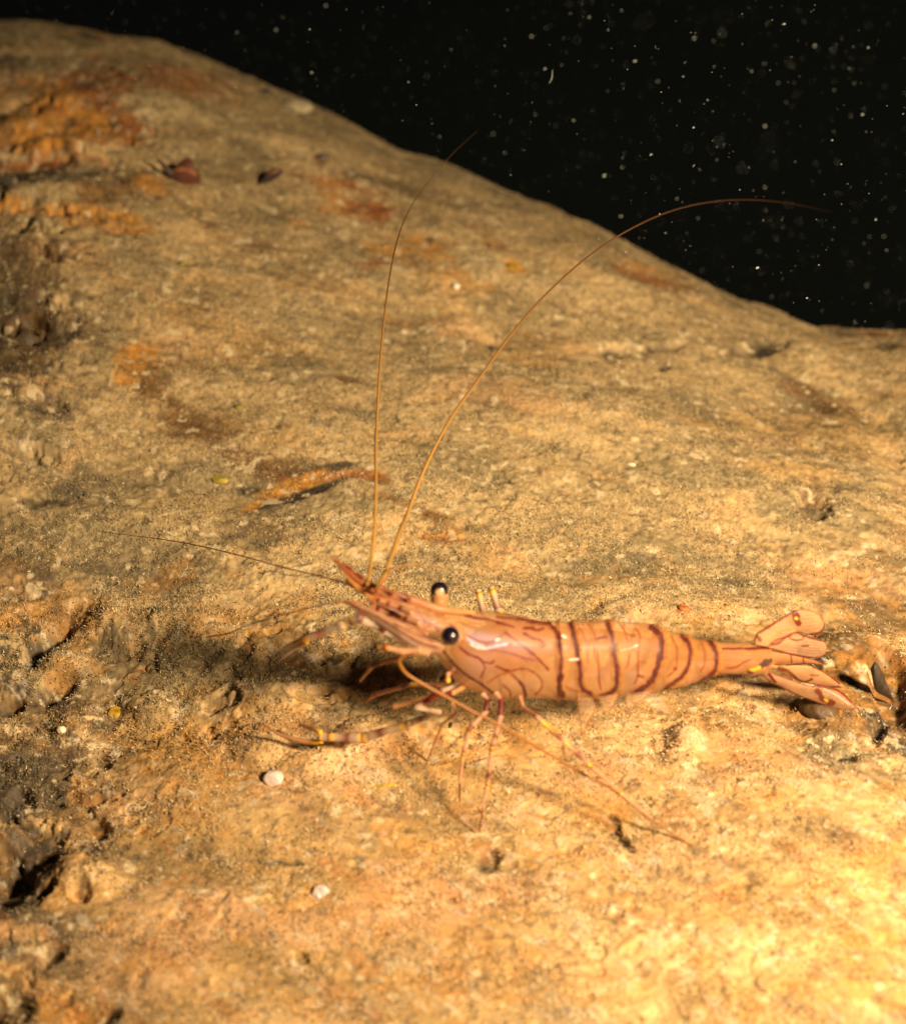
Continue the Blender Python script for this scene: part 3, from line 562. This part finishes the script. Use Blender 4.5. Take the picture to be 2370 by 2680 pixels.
# ------------------------------------------------------------------ feelers
def feeler(pts, ys, w0, w1, c0=(.46, .17, .035), c1=(.40, .20, .05), a1=.6, name='antenna', n=160, mid=None):
    P = px3(pts, ys); dd_ = np.linalg.norm(np.array(P) - CAM, axis=1)
    rad = [.8 * (w0 * (1 - t) ** 1.35 + w1 * t * 1.3) / 2 / FP * d for t, d in zip(np.linspace(0, 1, len(P)), dd_)]
    return tube(name, P, rad, [(0, rgba(c0, .97)), (.3, rgba(mid or c0, .95)), (.62, rgba(c1, .9)), (.82, rgba(c1, .35 + .4 * a1)), (1, rgba(c1, a1))], M_thin, shrimp, n=n, seg=8)
feeler(zf([(733, 1168), (741, 1120), (748, 1050), (750, 975), (750, 900), (753, 825), (757, 750), (763, 675), (771, 600), (779, 545), (789, 495), (802, 452), (820, 413), (843, 378), (872, 342), (908, 302), (952, 262)]), [-3.4, -2.6, -1.2, 0.0, 1.2, 2.4, 3.2], 13, 2.0, (.46, .23, .05), (.13, .055, .02), .08)
feeler(zf([(752, 1180), (770, 1140), (785, 1100), (800, 1055), (815, 1020), (850, 930), (900, 835), (960, 750), (1030, 655), (1100, 577), (1180, 507), (1260, 456), (1340, 421), (1420, 403), (1500, 399), (1580, 407), (1660, 424)]), [-3.5, -2.8, -1.6, -0.2, 1.2, 2.6, 3.6], 16, 2.0, (.46, .23, .05), (.12, .05, .02), .04)
feeler(zf([(748, 1188), (700, 1168), (650, 1153), (560, 1131), (480, 1109), (400, 1090), (320, 1076), (240, 1066), (180, 1058)]), [-3.5, -3.0, -2.2, -1.2, -.3], 8, 2.5, (.46, .14, .035), (.42, .20, .06), .3)
feeler(z4([(1320, 505), (1230, 492), (1110, 488), (1000, 498), (900, 520), (780, 550), (640, 590), (500, 630), (380, 670), (260, 720), (110, 745)]), [-3.55, -3.5, -3.3, -3.0, -2.5], 7, 3.5, (.48, .13, .035), (.42, .15, .04), .8)
feeler(z1([(535, 540), (535, 480), (560, 400), (600, 320), (650, 260), (690, 210), (780, 182), (900, 180), (980, 188), (1060, 192)]), [-3.6, -3.5, -3.2, -2.9], 9, 3, (.40, .11, .03), (.50, .22, .08), .5, name='antennule')
feeler(z1([(1010, 850), (900, 855), (790, 875), (735, 930), (790, 1030), (940, 1125), (1150, 1240), (1330, 1340), (1500, 1425)]) + z5([(1060, 615), (1250, 715), (1400, 835), (1600, 975), (1800, 1100), (1980, 1205)]), [-3.7, -3.8, -3.8, -3.85, -3.9, -4.05, -4.25, -4.5], 13, 7, (.36, .14, .025), (.32, .12, .02), .6, n=220)

# ------------------------------------------------------------------ claw-bearing arms
def clawarm(segs, ys, wpx, bandc, f1, f2, fys, fw, fc=WHT):
    a = limb('claw_arm', segs, ys, wpx, bandc)
    for f in (f1, f2):
        P = px3(f, fys); tube('pincer_finger', P, [fw / 2 / 345, fw / 2.2 / 345, fw / 3 / 345, .004], [(0, rgba(YEL, .95)), (.12, rgba(YEL, .9)), (.2, rgba(SKP, .7)), (.6, rgba(fc, .7)), (1, rgba(BRN, .9))], M_shell, a, n=40, seg=10)
    return a
clawarm(z4([(1560, 800), (1400, 690), (1230, 605), (1100, 650), (830, 760)]), [-3.25, -3.35, -3.5, -3.5, -3.4], [12, 14, 19, 22, 15],
        banded([(.30, .03, BRN), (.56, .05, RED), (.66, .04, YEL), (.92, .03, (.5, .10, .03)), (.98, .03, YEL)], rgba((.70, .50, .38), .42)),
        z4([(835, 750), (760, 780), (690, 820), (625, 868)]), z4([(845, 775), (780, 810), (700, 865), (625, 932)]), [-3.4, -3.2], 12)
clawarm(z1([(1260, 1090), (1060, 1180), (880, 1300)]) + z4([(1800, 1290), (1570, 1378), (1255, 1478), (945, 1470)]), [-3.2, -3.7, -3.75, -3.65, -3.5, -3.4, -3.35], [11, 11, 11, 12, 16, 23, 19],
        banded([(.22, .04, RED), (.615, .025, RED), (.667, .027, YEL), (.79, .025, RED), (.833, .024, YEL), (.925, .017, RED), (.97, .021, YEL)], rgba((.74, .48, .32), .45)),
        z4([(945, 1440), (900, 1415), (850, 1400), (790, 1378)]), z4([(955, 1500), (860, 1508), (740, 1482), (620, 1440), (520, 1370)]), [-3.35, -3.2], 15, (.45, .20, .08))
# mouthparts and walking legs
limb('mouthpart', z1([(900, 850), (760, 860), (640, 830), (575, 825)]), [-3.8, -3.8, -3.75], [16, 13, 11, 8], banded([(.72, .1, (.62, .2, .04)), (.97, .04, YEL)], rgba((.60, .28, .14), .85)))
limb('mouthpart', z1([(960, 870), (860, 850), (740, 910), (530, 970), (430, 1090)]), [-3.75, -3.8, -3.6, -3.3], [13, 12, 12, 9, 5], banded([(.5, .05, (.62, .2, .04)), (.72, .04, RED)], rgba(SKP, .7)))
limb('leg', z1([(1200, 960), (1120, 1040), (1120, 1090), (1040, 1120), (830, 1120), (540, 1200), (460, 1270)]), [-3.25, -3.6, -3.6, -3.5, -3.2, -3.0], [9, 9, 9, 9, 9, 11, 4], banded([(.30, .02, YEL), (.64, .02, YEL), (.69, .02, RED), (.83, .02, BRN), (.93, .06, RED)], rgba((.66, .30, .18), .75)))
limb('leg', z1([(1330, 1070), (1240, 1140), (1160, 1185), (1000, 1215), (700, 1290), (690, 1310)]), [-3.25, -3.65, -3.7, -3.5], [11, 11, 11, 11, 12, 6], banded([(.50, .05, RED), (.92, .03, BRN)], rgba(SKP, .8)))
limb('leg', z5([(480, 150), (510, 180), (498, 255), (400, 358), (366, 500), (345, 660), (343, 785)]), [-3.55, -3.6, -3.75, -3.85, -3.9], [12, 11, 11, 10, 9, 6, 3], banded([(.24, .05, RED), (.485, .025, BRN), (.51, .02, OCH), (.655, .02, RED), (.69, .022, YEL), (.95, .05, RED)], rgba((.66, .32, .20), .7)))
limb('leg', z5([(560, 150), (588, 190), (584, 285), (535, 470), (508, 690), (482, 810), (462, 965)]), [-3.6, -3.7, -3.85, -4.0, -4.1], [13, 11, 11, 11, 9, 5, 2.5], banded([(.22, .06, RED), (.49, .02, RED), (.51, .018, YEL), (.63, .02, RED), (.67, .025, YEL), (.95, .05, BRN)], rgba((.66, .32, .20), .7)))
limb('leg', z5([(700, 170), (720, 230), (800, 285), (1125, 582), (1285, 728), (1480, 885)]), [-3.55, -3.7, -3.95, -4.15, -4.3], [10, 9, 10, 9, 8, 3], banded([(.42, .05, RED), (.475, .02, YEL), (.57, .03, RED), (.60, .022, YEL), (.79, .015, RED), (.81, .022, YEL)], rgba((.66, .30, .16), .7)))
limb('leg', z5([(300, 200), (330, 260), (240, 330), (150, 560), (230, 740), (310, 820)]), [-3.4, -3.4, -3.3, -3.3], [8, 8, 7, 6, 6, 3], banded([(.9, .08, BRN)], rgba((.62, .30, .12), .55)))
limb('leg', z1([(1440, 620), (1420, 600), (1395, 540), (1358, 375)]), [-3.0, -2.85, -2.7], [13, 13, 14, 13], banded([(.80, .10, RED), (.96, .06, YEL)], rgba((.66, .42, .24), .75)))
limb('leg', z1([(1580, 620), (1560, 600), (1515, 530), (1462, 355)]), [-3.0, -2.85, -2.7], [14, 14, 16, 14], banded([(.45, .05, YEL), (.84, .09, RED), (.96, .05, YEL)], rgba((.66, .42, .26), .8)))
# swimmerets
for up, lo in [([(1040, 170), (1045, 230), (1055, 300), (1062, 400)], [(1130, 175), (1150, 230), (1130, 280), (1066, 402)]), ([(1160, 165), (1170, 200), (1190, 250), (1200, 262)], [(1280, 150), (1270, 190), (1240, 240), (1202, 264)]),
               ([(1330, 150), (1320, 190), (1330, 230), (1338, 250)], [(1490, 130), (1450, 165), (1400, 210), (1340, 252)])]:
    plate('swimmeret', z5(up), z5(lo), [-3.5, -3.6], .02, (.72, .42, .22), [(z5(lo), 3.2, BRN, .7), (z5(up), 3, BRN, .4)], shrimp, alpha=.18, rim=(OCH, 2))

# ------------------------------------------------------------------ tail fan
TB = (.58, .31, .15)
spot = lambda x, y, dx, dy: [(z3([(x - dx, y - dy), (x + dx, y + dy)]), 17, RED, .95), (z3([(x - 4, y - 4), (x + 4, y + 2)]), 6, YEL, .95)]
plate('uropod', z3([(420, 470), (450, 375), (560, 300), (680, 225), (800, 165), (920, 158), (1030, 205)]), z3([(560, 500), (600, 450), (700, 410), (820, 365), (920, 392), (1030, 372), (1072, 290)]), [-2.86, -2.6, -2.5], .035, TB,
      [(z3([(450, 400), (480, 430)]), 10, RED, .8), (z3([(480, 370), (640, 270), (780, 190)]), 3, RED, .7), (z3([(1040, 220), (1068, 290), (1030, 360), (930, 385)]), 5, RED, .7), (z3([(560, 450), (700, 350), (860, 330)]), 2.6, OCH, .6)] + spot(808, 240, 14, 40), shrimp, alpha=.5, rim=((.30, .05, .012), 4.5), dome=.10)
plate('uropod', z3([(550, 490), (600, 455), (700, 405), (800, 375), (900, 400), (1040, 435), (1090, 490)]), z3([(560, 510), (620, 525), (700, 552), (820, 580), (940, 600), (1050, 585), (1100, 515)]), [-2.82, -2.6, -2.52], .035, (.60, .33, .18),
      [(z3([(570, 475), (640, 465), (720, 405), (760, 395)]), 7, RED, .8), (z3([(720, 400), (790, 435), (860, 430), (880, 405)]), 3.4, RED, .7), (z3([(820, 370), (900, 405), (1040, 440)]), 3.6, RED, .8), (z3([(860, 488), (920, 488)]), 3.5, RED, .7), (z3([(580, 515), (700, 552), (850, 585), (960, 600)]), 4, RED, .9), (z3([(1090, 480), (1095, 540), (1040, 590)]), 4.5, BRN, .7)],
      shrimp, alpha=.5, rim=((.30, .05, .012), 4.5), dome=.08)
plate('telson', z3([(520, 520), (620, 530), (760, 565), (900, 595), (1010, 625), (1080, 655)]), z3([(530, 690), (620, 660), (720, 665), (850, 655), (980, 655), (1085, 662)]), [-2.78, -2.55], .05, (.50, .22, .09),
      [(z3([(760, 570), (765, 640)]), 3, RED, .7), (z3([(870, 590), (875, 640)]), 3, RED, .7), (z3([(720, 668), (850, 655), (980, 655)]), 3.4, RED, .85), (z3([(590, 530), (760, 565), (950, 608), (1080, 655)]), 3.2, RED, .8)], shrimp, alpha=.9, rim=(OCH, 3), dome=.14)
plate('uropod', z3([(560, 650), (660, 672), (800, 665), (960, 680), (1080, 740), (1180, 800), (1240, 850)]), z3([(560, 690), (640, 710), (760, 775), (860, 815), (960, 840), (1100, 865), (1240, 870)]), [-2.76, -2.75, -2.7], .035, (.58, .30, .14),
      [(z3([(650, 690), (730, 720), (800, 780)]), 8, RED, .8), (z3([(800, 780), (880, 815), (950, 790)]), 3.6, RED, .8), (z3([(940, 755), (1010, 758)]), 3, RED, .6), (z3([(960, 680), (1080, 740), (1200, 830)]), 3.6, RED, .8), (z3([(960, 840), (1080, 862), (1200, 860)]), 3.6, RED, .7)], shrimp, alpha=.86, rim=(OCH, 4), dome=.08)
plate('uropod', z3([(500, 660), (600, 740), (760, 800), (920, 850), (1060, 850), (1200, 890), (1300, 980), (1345, 1040)]), z3([(450, 720), (560, 810), (680, 870), (800, 930), (980, 1000), (1120, 1045), (1240, 1075), (1345, 1065)]), [-2.82, -2.88, -2.8], .035, TB,
      [(z3([(560, 740), (590, 790), (620, 820)]), 6, RED, .8), (z3([(960, 845), (1060, 860), (1200, 900), (1320, 1000)]), 6, RED, .75), (z3([(1000, 900), (1060, 980), (1140, 1010)]), 13, RED, .9), (z3([(1070, 978), (1085, 988)]), 6, YEL, .95), (z3([(640, 850), (800, 930), (980, 1000)]), 3, BRN, .8), (z3([(1060, 880), (1180, 940), (1290, 1020)]), 3, WHT, .5)],
      shrimp, alpha=.5, rim=((.30, .05, .012), 4.5), dome=.10)

# ------------------------------------------------------------------ small things lying on the rock
def lump(name, u, v, ru, rv, c, label, cat, group=None, mat=None, jag=.25, lift=.3, thick=.6, seed=0, ang=0, al=1.0):
    g = ground(u, v); sc = pxcm(g[1], g[2]); rx = ru / sc; rz = rv / sc
    V, F4 = sphere((0, 0, 0), 1.0, nu=48, nv=30)
    n_ = fbm(V[:, 0] * 1.6 + V[:, 2] * 1.1 + seed * 7, V[:, 1] * 1.6 - V[:, 2] * .9 + seed, 4, 60 + seed)
    V = V * (1 + (n_ - .5) * 2 * jag)[:, None]
    V = V * np.array([rx, min(rx, rz) * 1.1, rz * thick + .0])
    ca_, sa_ = math.cos(R(-ang)), math.sin(R(-ang))
    V = np.stack([V[:, 0] * ca_ - V[:, 1] * sa_, V[:, 0] * sa_ + V[:, 1] * ca_, V[:, 2]], 1)
    c4 = np.ones((len(V), 4)); c4[:, :3] = np.array(c) * (1 + (n_ - .5) * 1.2)[:, None]
    o = link(name, mesh_np(name, V, F4, None, np.clip(c4, 0, 1)), mat or M_debris)
    o.location = g + np.array([0, 0, rz * thick * lift])
    o['label'] = label; o['category'] = cat
    if group: o['group'] = group
    return o
def dz(u, v):   # real height of the finished rock near a photo point
    g = ground(u, v); k = int(np.argmin((dist - 12.0 - g[1]) ** 2)); j = int(np.argmin((XX[k] - g[0]) ** 2)); return Z2.reshape(NR, NC)[k, j] - g[2]
def settle(o, u, v): o.location.z += dz(u, v); return o
settle(lump('white_pebble', 717, 2052, 27, 22, (.60, .47, .42), 'larger round white pebble on the orange rock below the lower claw', 'pebble', 'white pebbles on the foreground rock', M_grain, .24, -.1, .8, 1), 717, 2052)
settle(lump('white_pebble', 838, 2342, 22, 20, (.60, .47, .43), 'smaller round white pebble alone near the bottom of the rock', 'pebble', 'white pebbles on the foreground rock', M_grain, .26, -.1, .8, 2), 838, 2342)
settle(lump('pale_grain', 1193, 752, 10, 9, (.75, .68, .56), 'tiny pale grain between the two upright feelers', 'grain', None, M_grain, .16, .5, .9, 3), 1193, 752)
settle(lump('pale_grain', 166, 1928, 12, 10, (.80, .68, .46), 'tiny cream grain on the rough rock at the left edge', 'grain', None, M_grain, .2, .5, .9, 4), 166, 1928)
settle(lump('pale_grain', 1650, 1228, 11, 6, (.80, .66, .44), 'small pale sliver of grit on the silty rock above the shrimp', 'grain', None, M_grain, .2, .4, .9, 5), 1650, 1228)
settle(lump('yellow_flake', 303, 1853, 22, 17, (.52, .30, .02), 'mustard yellow blob on the rough rock at left', 'flake', None, M_debris, .25, .3, .4, 6), 303, 1853)
settle(lump('yellow_flake', 574, 1250, 22, 15, (.40, .30, .05), 'olive yellow flake left of the orange crack', 'flake', None, M_debris, .3, .2, .35, 7, 30), 574, 1250)
settle(lump('yellow_flake', 1010, 2066, 30, 8, (.50, .32, .05), 'thin ochre flake on the rock under the walking legs', 'flake', None, M_debris, .3, .2, .3, 8, -5), 1010, 2066)
settle(lump('green_tuft', 625, 1058, 12, 9, (.26, .22, .04), 'small olive tuft beside the brown stain', 'algae', None, M_debris, .35, .3, .5, 9), 625, 1058)
settle(lump('green_tuft', 478, 690, 9, 12, (.22, .19, .03), 'tiny green brown tuft on the upper left rock', 'algae', None, M_debris, .35, .3, .6, 10), 478, 690)
settle(lump('amber_tuft', 1337, 712, 20, 15, (.34, .19, .02), 'amber tuft of algae beside the long curved feeler', 'algae', None, M_debris, .4, .3, .6, 11), 1337, 712)
settle(lump('barnacle', 775, 282, 44, 26, (.36, .30, .18), 'pale rounded barnacle below the skyline at upper middle', 'barnacle', None, M_debris, .2, .4, .7, 12, 20), 775, 282)
settle(lump('dark_pebble', 697, 250, 14, 9, (.02, .02, .02), 'small black pebble left of the pale barnacle', 'pebble', None, M_debris, .25, .4, .8, 13), 697, 250)
settle(lump('dark_pebble', 840, 414, 18, 12, (.10, .06, .04), 'dark brown pebble above the rusty ring stain', 'pebble', None, M_debris, .25, .4, .8, 14), 840, 414)
settle(lump('dark_pebble', 2140, 1868, 52, 34, (.085, .045, .018), 'smooth dark brown pebble under the tail fan', 'pebble', None, M_debris, .14, .35, .8, 15, 25), 2140, 1868)
settle(lump('dark_pebble', 2222, 1982, 24, 8, (.05, .04, .04), 'flat dark chip with a bright edge below the brown pebble', 'pebble', None, M_debris, .3, .3, .6, 16, 10), 2222, 1982)
settle(lump('rust_chip', 1788, 1600, 16, 10, (.48, .15, .04), 'rust red chip of stone behind the striped abdomen', 'chip', None, M_debris, .35, .3, .8, 17, 25), 1788, 1600)
# broken shells: curved thin plates with real thickness
def shell_piece(name, outline_up, outline_lo, c, label, strokes=(), lift=.12, parts=()):
    pts = outline_up + outline_lo; u = np.mean([p[0] for p in pts]); v = np.mean([p[1] for p in pts]); g = ground(u, v); 
    root = empty(name, tuple(g + np.array([0, 0, dz(u, v)])), label=label, category='shell')
    y0 = g[1] - .10
    plate('shell_wall', outline_up, outline_lo, [y0 - .02, y0 + .02], .05, c, list(strokes), root, alpha=1, dome=.30, n=40, m=20, mat=M_debris)
    for (nm, a, b, cc) in parts: plate(nm, a, b, [y0 - .06, y0 - .03], .05, cc, [], root, alpha=1, dome=.25, n=40, m=16, mat=M_debris)
    return root
def zt(pts): return [(x / 1.5067, y / 1.5067) for x, y in pts]
shell_piece('broken_shell', zt([(672, 700), (690, 655), (745, 622), (768, 660)]), zt([(690, 715), (730, 745), (785, 735), (792, 690)]), (.13, .045, .03), 'dark red broken shell with a pointed wing on the upper left rock',
            [(zt([(685, 672), (730, 668), (775, 685)]), 3.5, (.42, .18, .06), .8)], parts=[('shell_wing', zt([(608, 612), (640, 635), (672, 662), (700, 680)]), zt([(612, 618), (640, 660), (668, 708), (695, 700)]), (.05, .03, .022))])
shell_piece('dark_shell', zt([(1020, 722), (1045, 690), (1080, 662), (1115, 668)]), zt([(1024, 726), (1062, 718), (1092, 702), (1118, 678)]), (.05, .035, .03), 'slim dark shell sliver on the grey silt at upper middle',
            [(zt([(1050, 690), (1100, 668)]), 6, (.22, .08, .05), .8)])
shell_piece('dark_shell', z3([(1480, 690), (1540, 640), (1640, 850), (1700, 1000)]), z3([(1500, 800), (1530, 900), (1640, 960), (1710, 1010)]), (.06, .042, .03), 'black pointed shard to the right of the tail fan')

# ------------------------------------------------------------------ specks drifting in the water
M_speck = mat_plain('speck', (.62, .66, .60), .6, .3)
def in_water(u, v, d):
    r = ray(u, v); r = r / np.linalg.norm(r); p = CAM + r * d
    return p, p[2] - float(macro(np.array([p[0]]), np.array([p[1]]))[0]) > .25
ICO = [(0, 0, 1), (.894, 0, .447), (.276, .851, .447), (-.724, .526, .447), (-.724, -.526, .447), (.276, -.851, .447), (.724, .526, -.447), (-.276, .851, -.447), (-.894, 0, -.447), (-.276, -.851, -.447), (.724, -.526, -.447), (0, 0, -1)]
ICF = [(0, 1, 2), (0, 2, 3), (0, 3, 4), (0, 4, 5), (0, 5, 1), (1, 6, 2), (2, 7, 3), (3, 8, 4), (4, 9, 5), (5, 10, 1), (2, 6, 7), (3, 7, 8), (4, 8, 9), (5, 9, 10), (1, 10, 6), (6, 11, 7), (7, 11, 8), (8, 11, 9), (9, 11, 10), (10, 11, 6)]
ICO = np.array(ICO); ICF = np.array(ICF)
mv, mf, cnt = [], [], 0
for k in range(5200):
    u = random.uniform(-400, 2770); v = random.uniform(-300, 1500); d = random.choice((random.uniform(16, 34), random.uniform(14, 26), random.uniform(5, 16)))
    if v > 900 and random.random() < .75: continue
    p, ok = in_water(u, v, d)
    if not ok: continue
    if v > 300 + .28 * u and d < 13 and random.random() < .8: continue
    r = random.uniform(.0012, .0030) * (1 + 1.2 * random.random() ** 5) * d / 20
    st = 1 + (1.6 * random.random() if u > 1500 else .6 * random.random())
    dr = np.array([.85, 0, .4]); dr /= np.linalg.norm(dr)
    V = ICO * r; V = V + np.outer(V @ dr, dr) * (st - 1)
    mv.append(V + p); mf.append(ICF + cnt * 12); cnt += 1
link('marine_snow', mesh_np('marine_snow', np.concatenate(mv), F3=np.concatenate(mf), smooth=True), M_speck, kind='stuff', label='fine pale specks drifting in the black water', category='marine snow')
big = [(1541, 45), (1660, 160), (1500, 315), (1720, 213), (1815, 100), (2050, 63), (2270, 125), (2035, 218), (1850, 262), (1150, 358), (1390, 95), (1590, 78), (1625, 28), (1875, 385), (1702, 405), (2255, 300), (1623, 566), (1825, 571), (2000, 490), (2318, 655), (2290, 575),
       (1866, 470), (1707, 465), (2180, 345), (1980, 1 + 700), (2110, 780), (1655, 690), (1740, 610), (1320, 120), (1425, 180), (810, 77), (852, 15), (722, 78), (620, 85), (1068, 215), (815, 190), (2130, 120), (1290, 350), (1400, 300), (1180, 130), (2000, 330), (2200, 430), (1320, 400), (1770, 520), (1580, 460)]
bo = None
for k, (u, v) in enumerate(big):
    d = random.uniform(15, 22) if k % 4 else random.uniform(11, 13)
    p, ok = in_water(u, v, d)
    if bo is None:
        V, F4 = sphere((0, 0, 0), .019, 1.0, .8, .8, 16, 10); n_ = fbm(V[:, 0] * 70, V[:, 1] * 70 + V[:, 2] * 50, 2, 9); V = V * (1 + (n_ - .5) * .7)[:, None]
        o = bo = link('drifting_speck', mesh_np('drifting_speck', V, F4), M_speck)
    else: o = bo.copy(); COL.objects.link(o)
    o.location = p; s = random.uniform(.22, .62) * d / 20; o.scale = (s * (1.0 + .9 * random.random()), s, s * .8); o.rotation_euler = (0, -.45 + random.uniform(-.2, .2), random.uniform(-.5, .5))
    o['label'] = 'bright pale speck drifting in the black water'; o['category'] = 'speck'; o['group'] = 'bright specks drifting in the black water'
tube('drifting_fibre', [W(1436, 218, 3.0), W(1443, 205, 3.0), W(1445, 183, 3.0)], [.003, .007, .003], [(0, rgba((.3, .33, .27), .8)), (1, rgba((.3, .33, .27), .8))], M_thin, None, n=24, seg=8, label='short curved pale fibre drifting in the black water', category='fibre')
print('verts rock', len(P3), 'specks', cnt)

HAZE = 0.00025
if HAZE:
    import bmesh
    bm = bmesh.new(); bmesh.ops.create_cube(bm, size=1.0)
    for v in bm.verts: v.co = Vector((v.co.x * 90, v.co.y * 90 + 20, v.co.z * 90 - 28))
    me = bpy.data.meshes.new('haze'); bm.to_mesh(me); bm.free()
    hm = bpy.data.materials.new('water_haze'); hm.use_nodes = True; nt = hm.node_tree; nt.nodes.remove(nt.nodes['Principled BSDF'])
    pv_ = nt.nodes.new('ShaderNodeVolumePrincipled'); pv_.inputs['Color'].default_value = (.72, .80, .70, 1); pv_.inputs['Density'].default_value = HAZE; pv_.inputs['Anisotropy'].default_value = 0.0
    nt.links.new(pv_.outputs[0], nt.nodes['Material Output'].inputs['Volume'])
    link('haze', me, hm, kind='stuff', label='faint cloudy sea water around the rock', category='water')
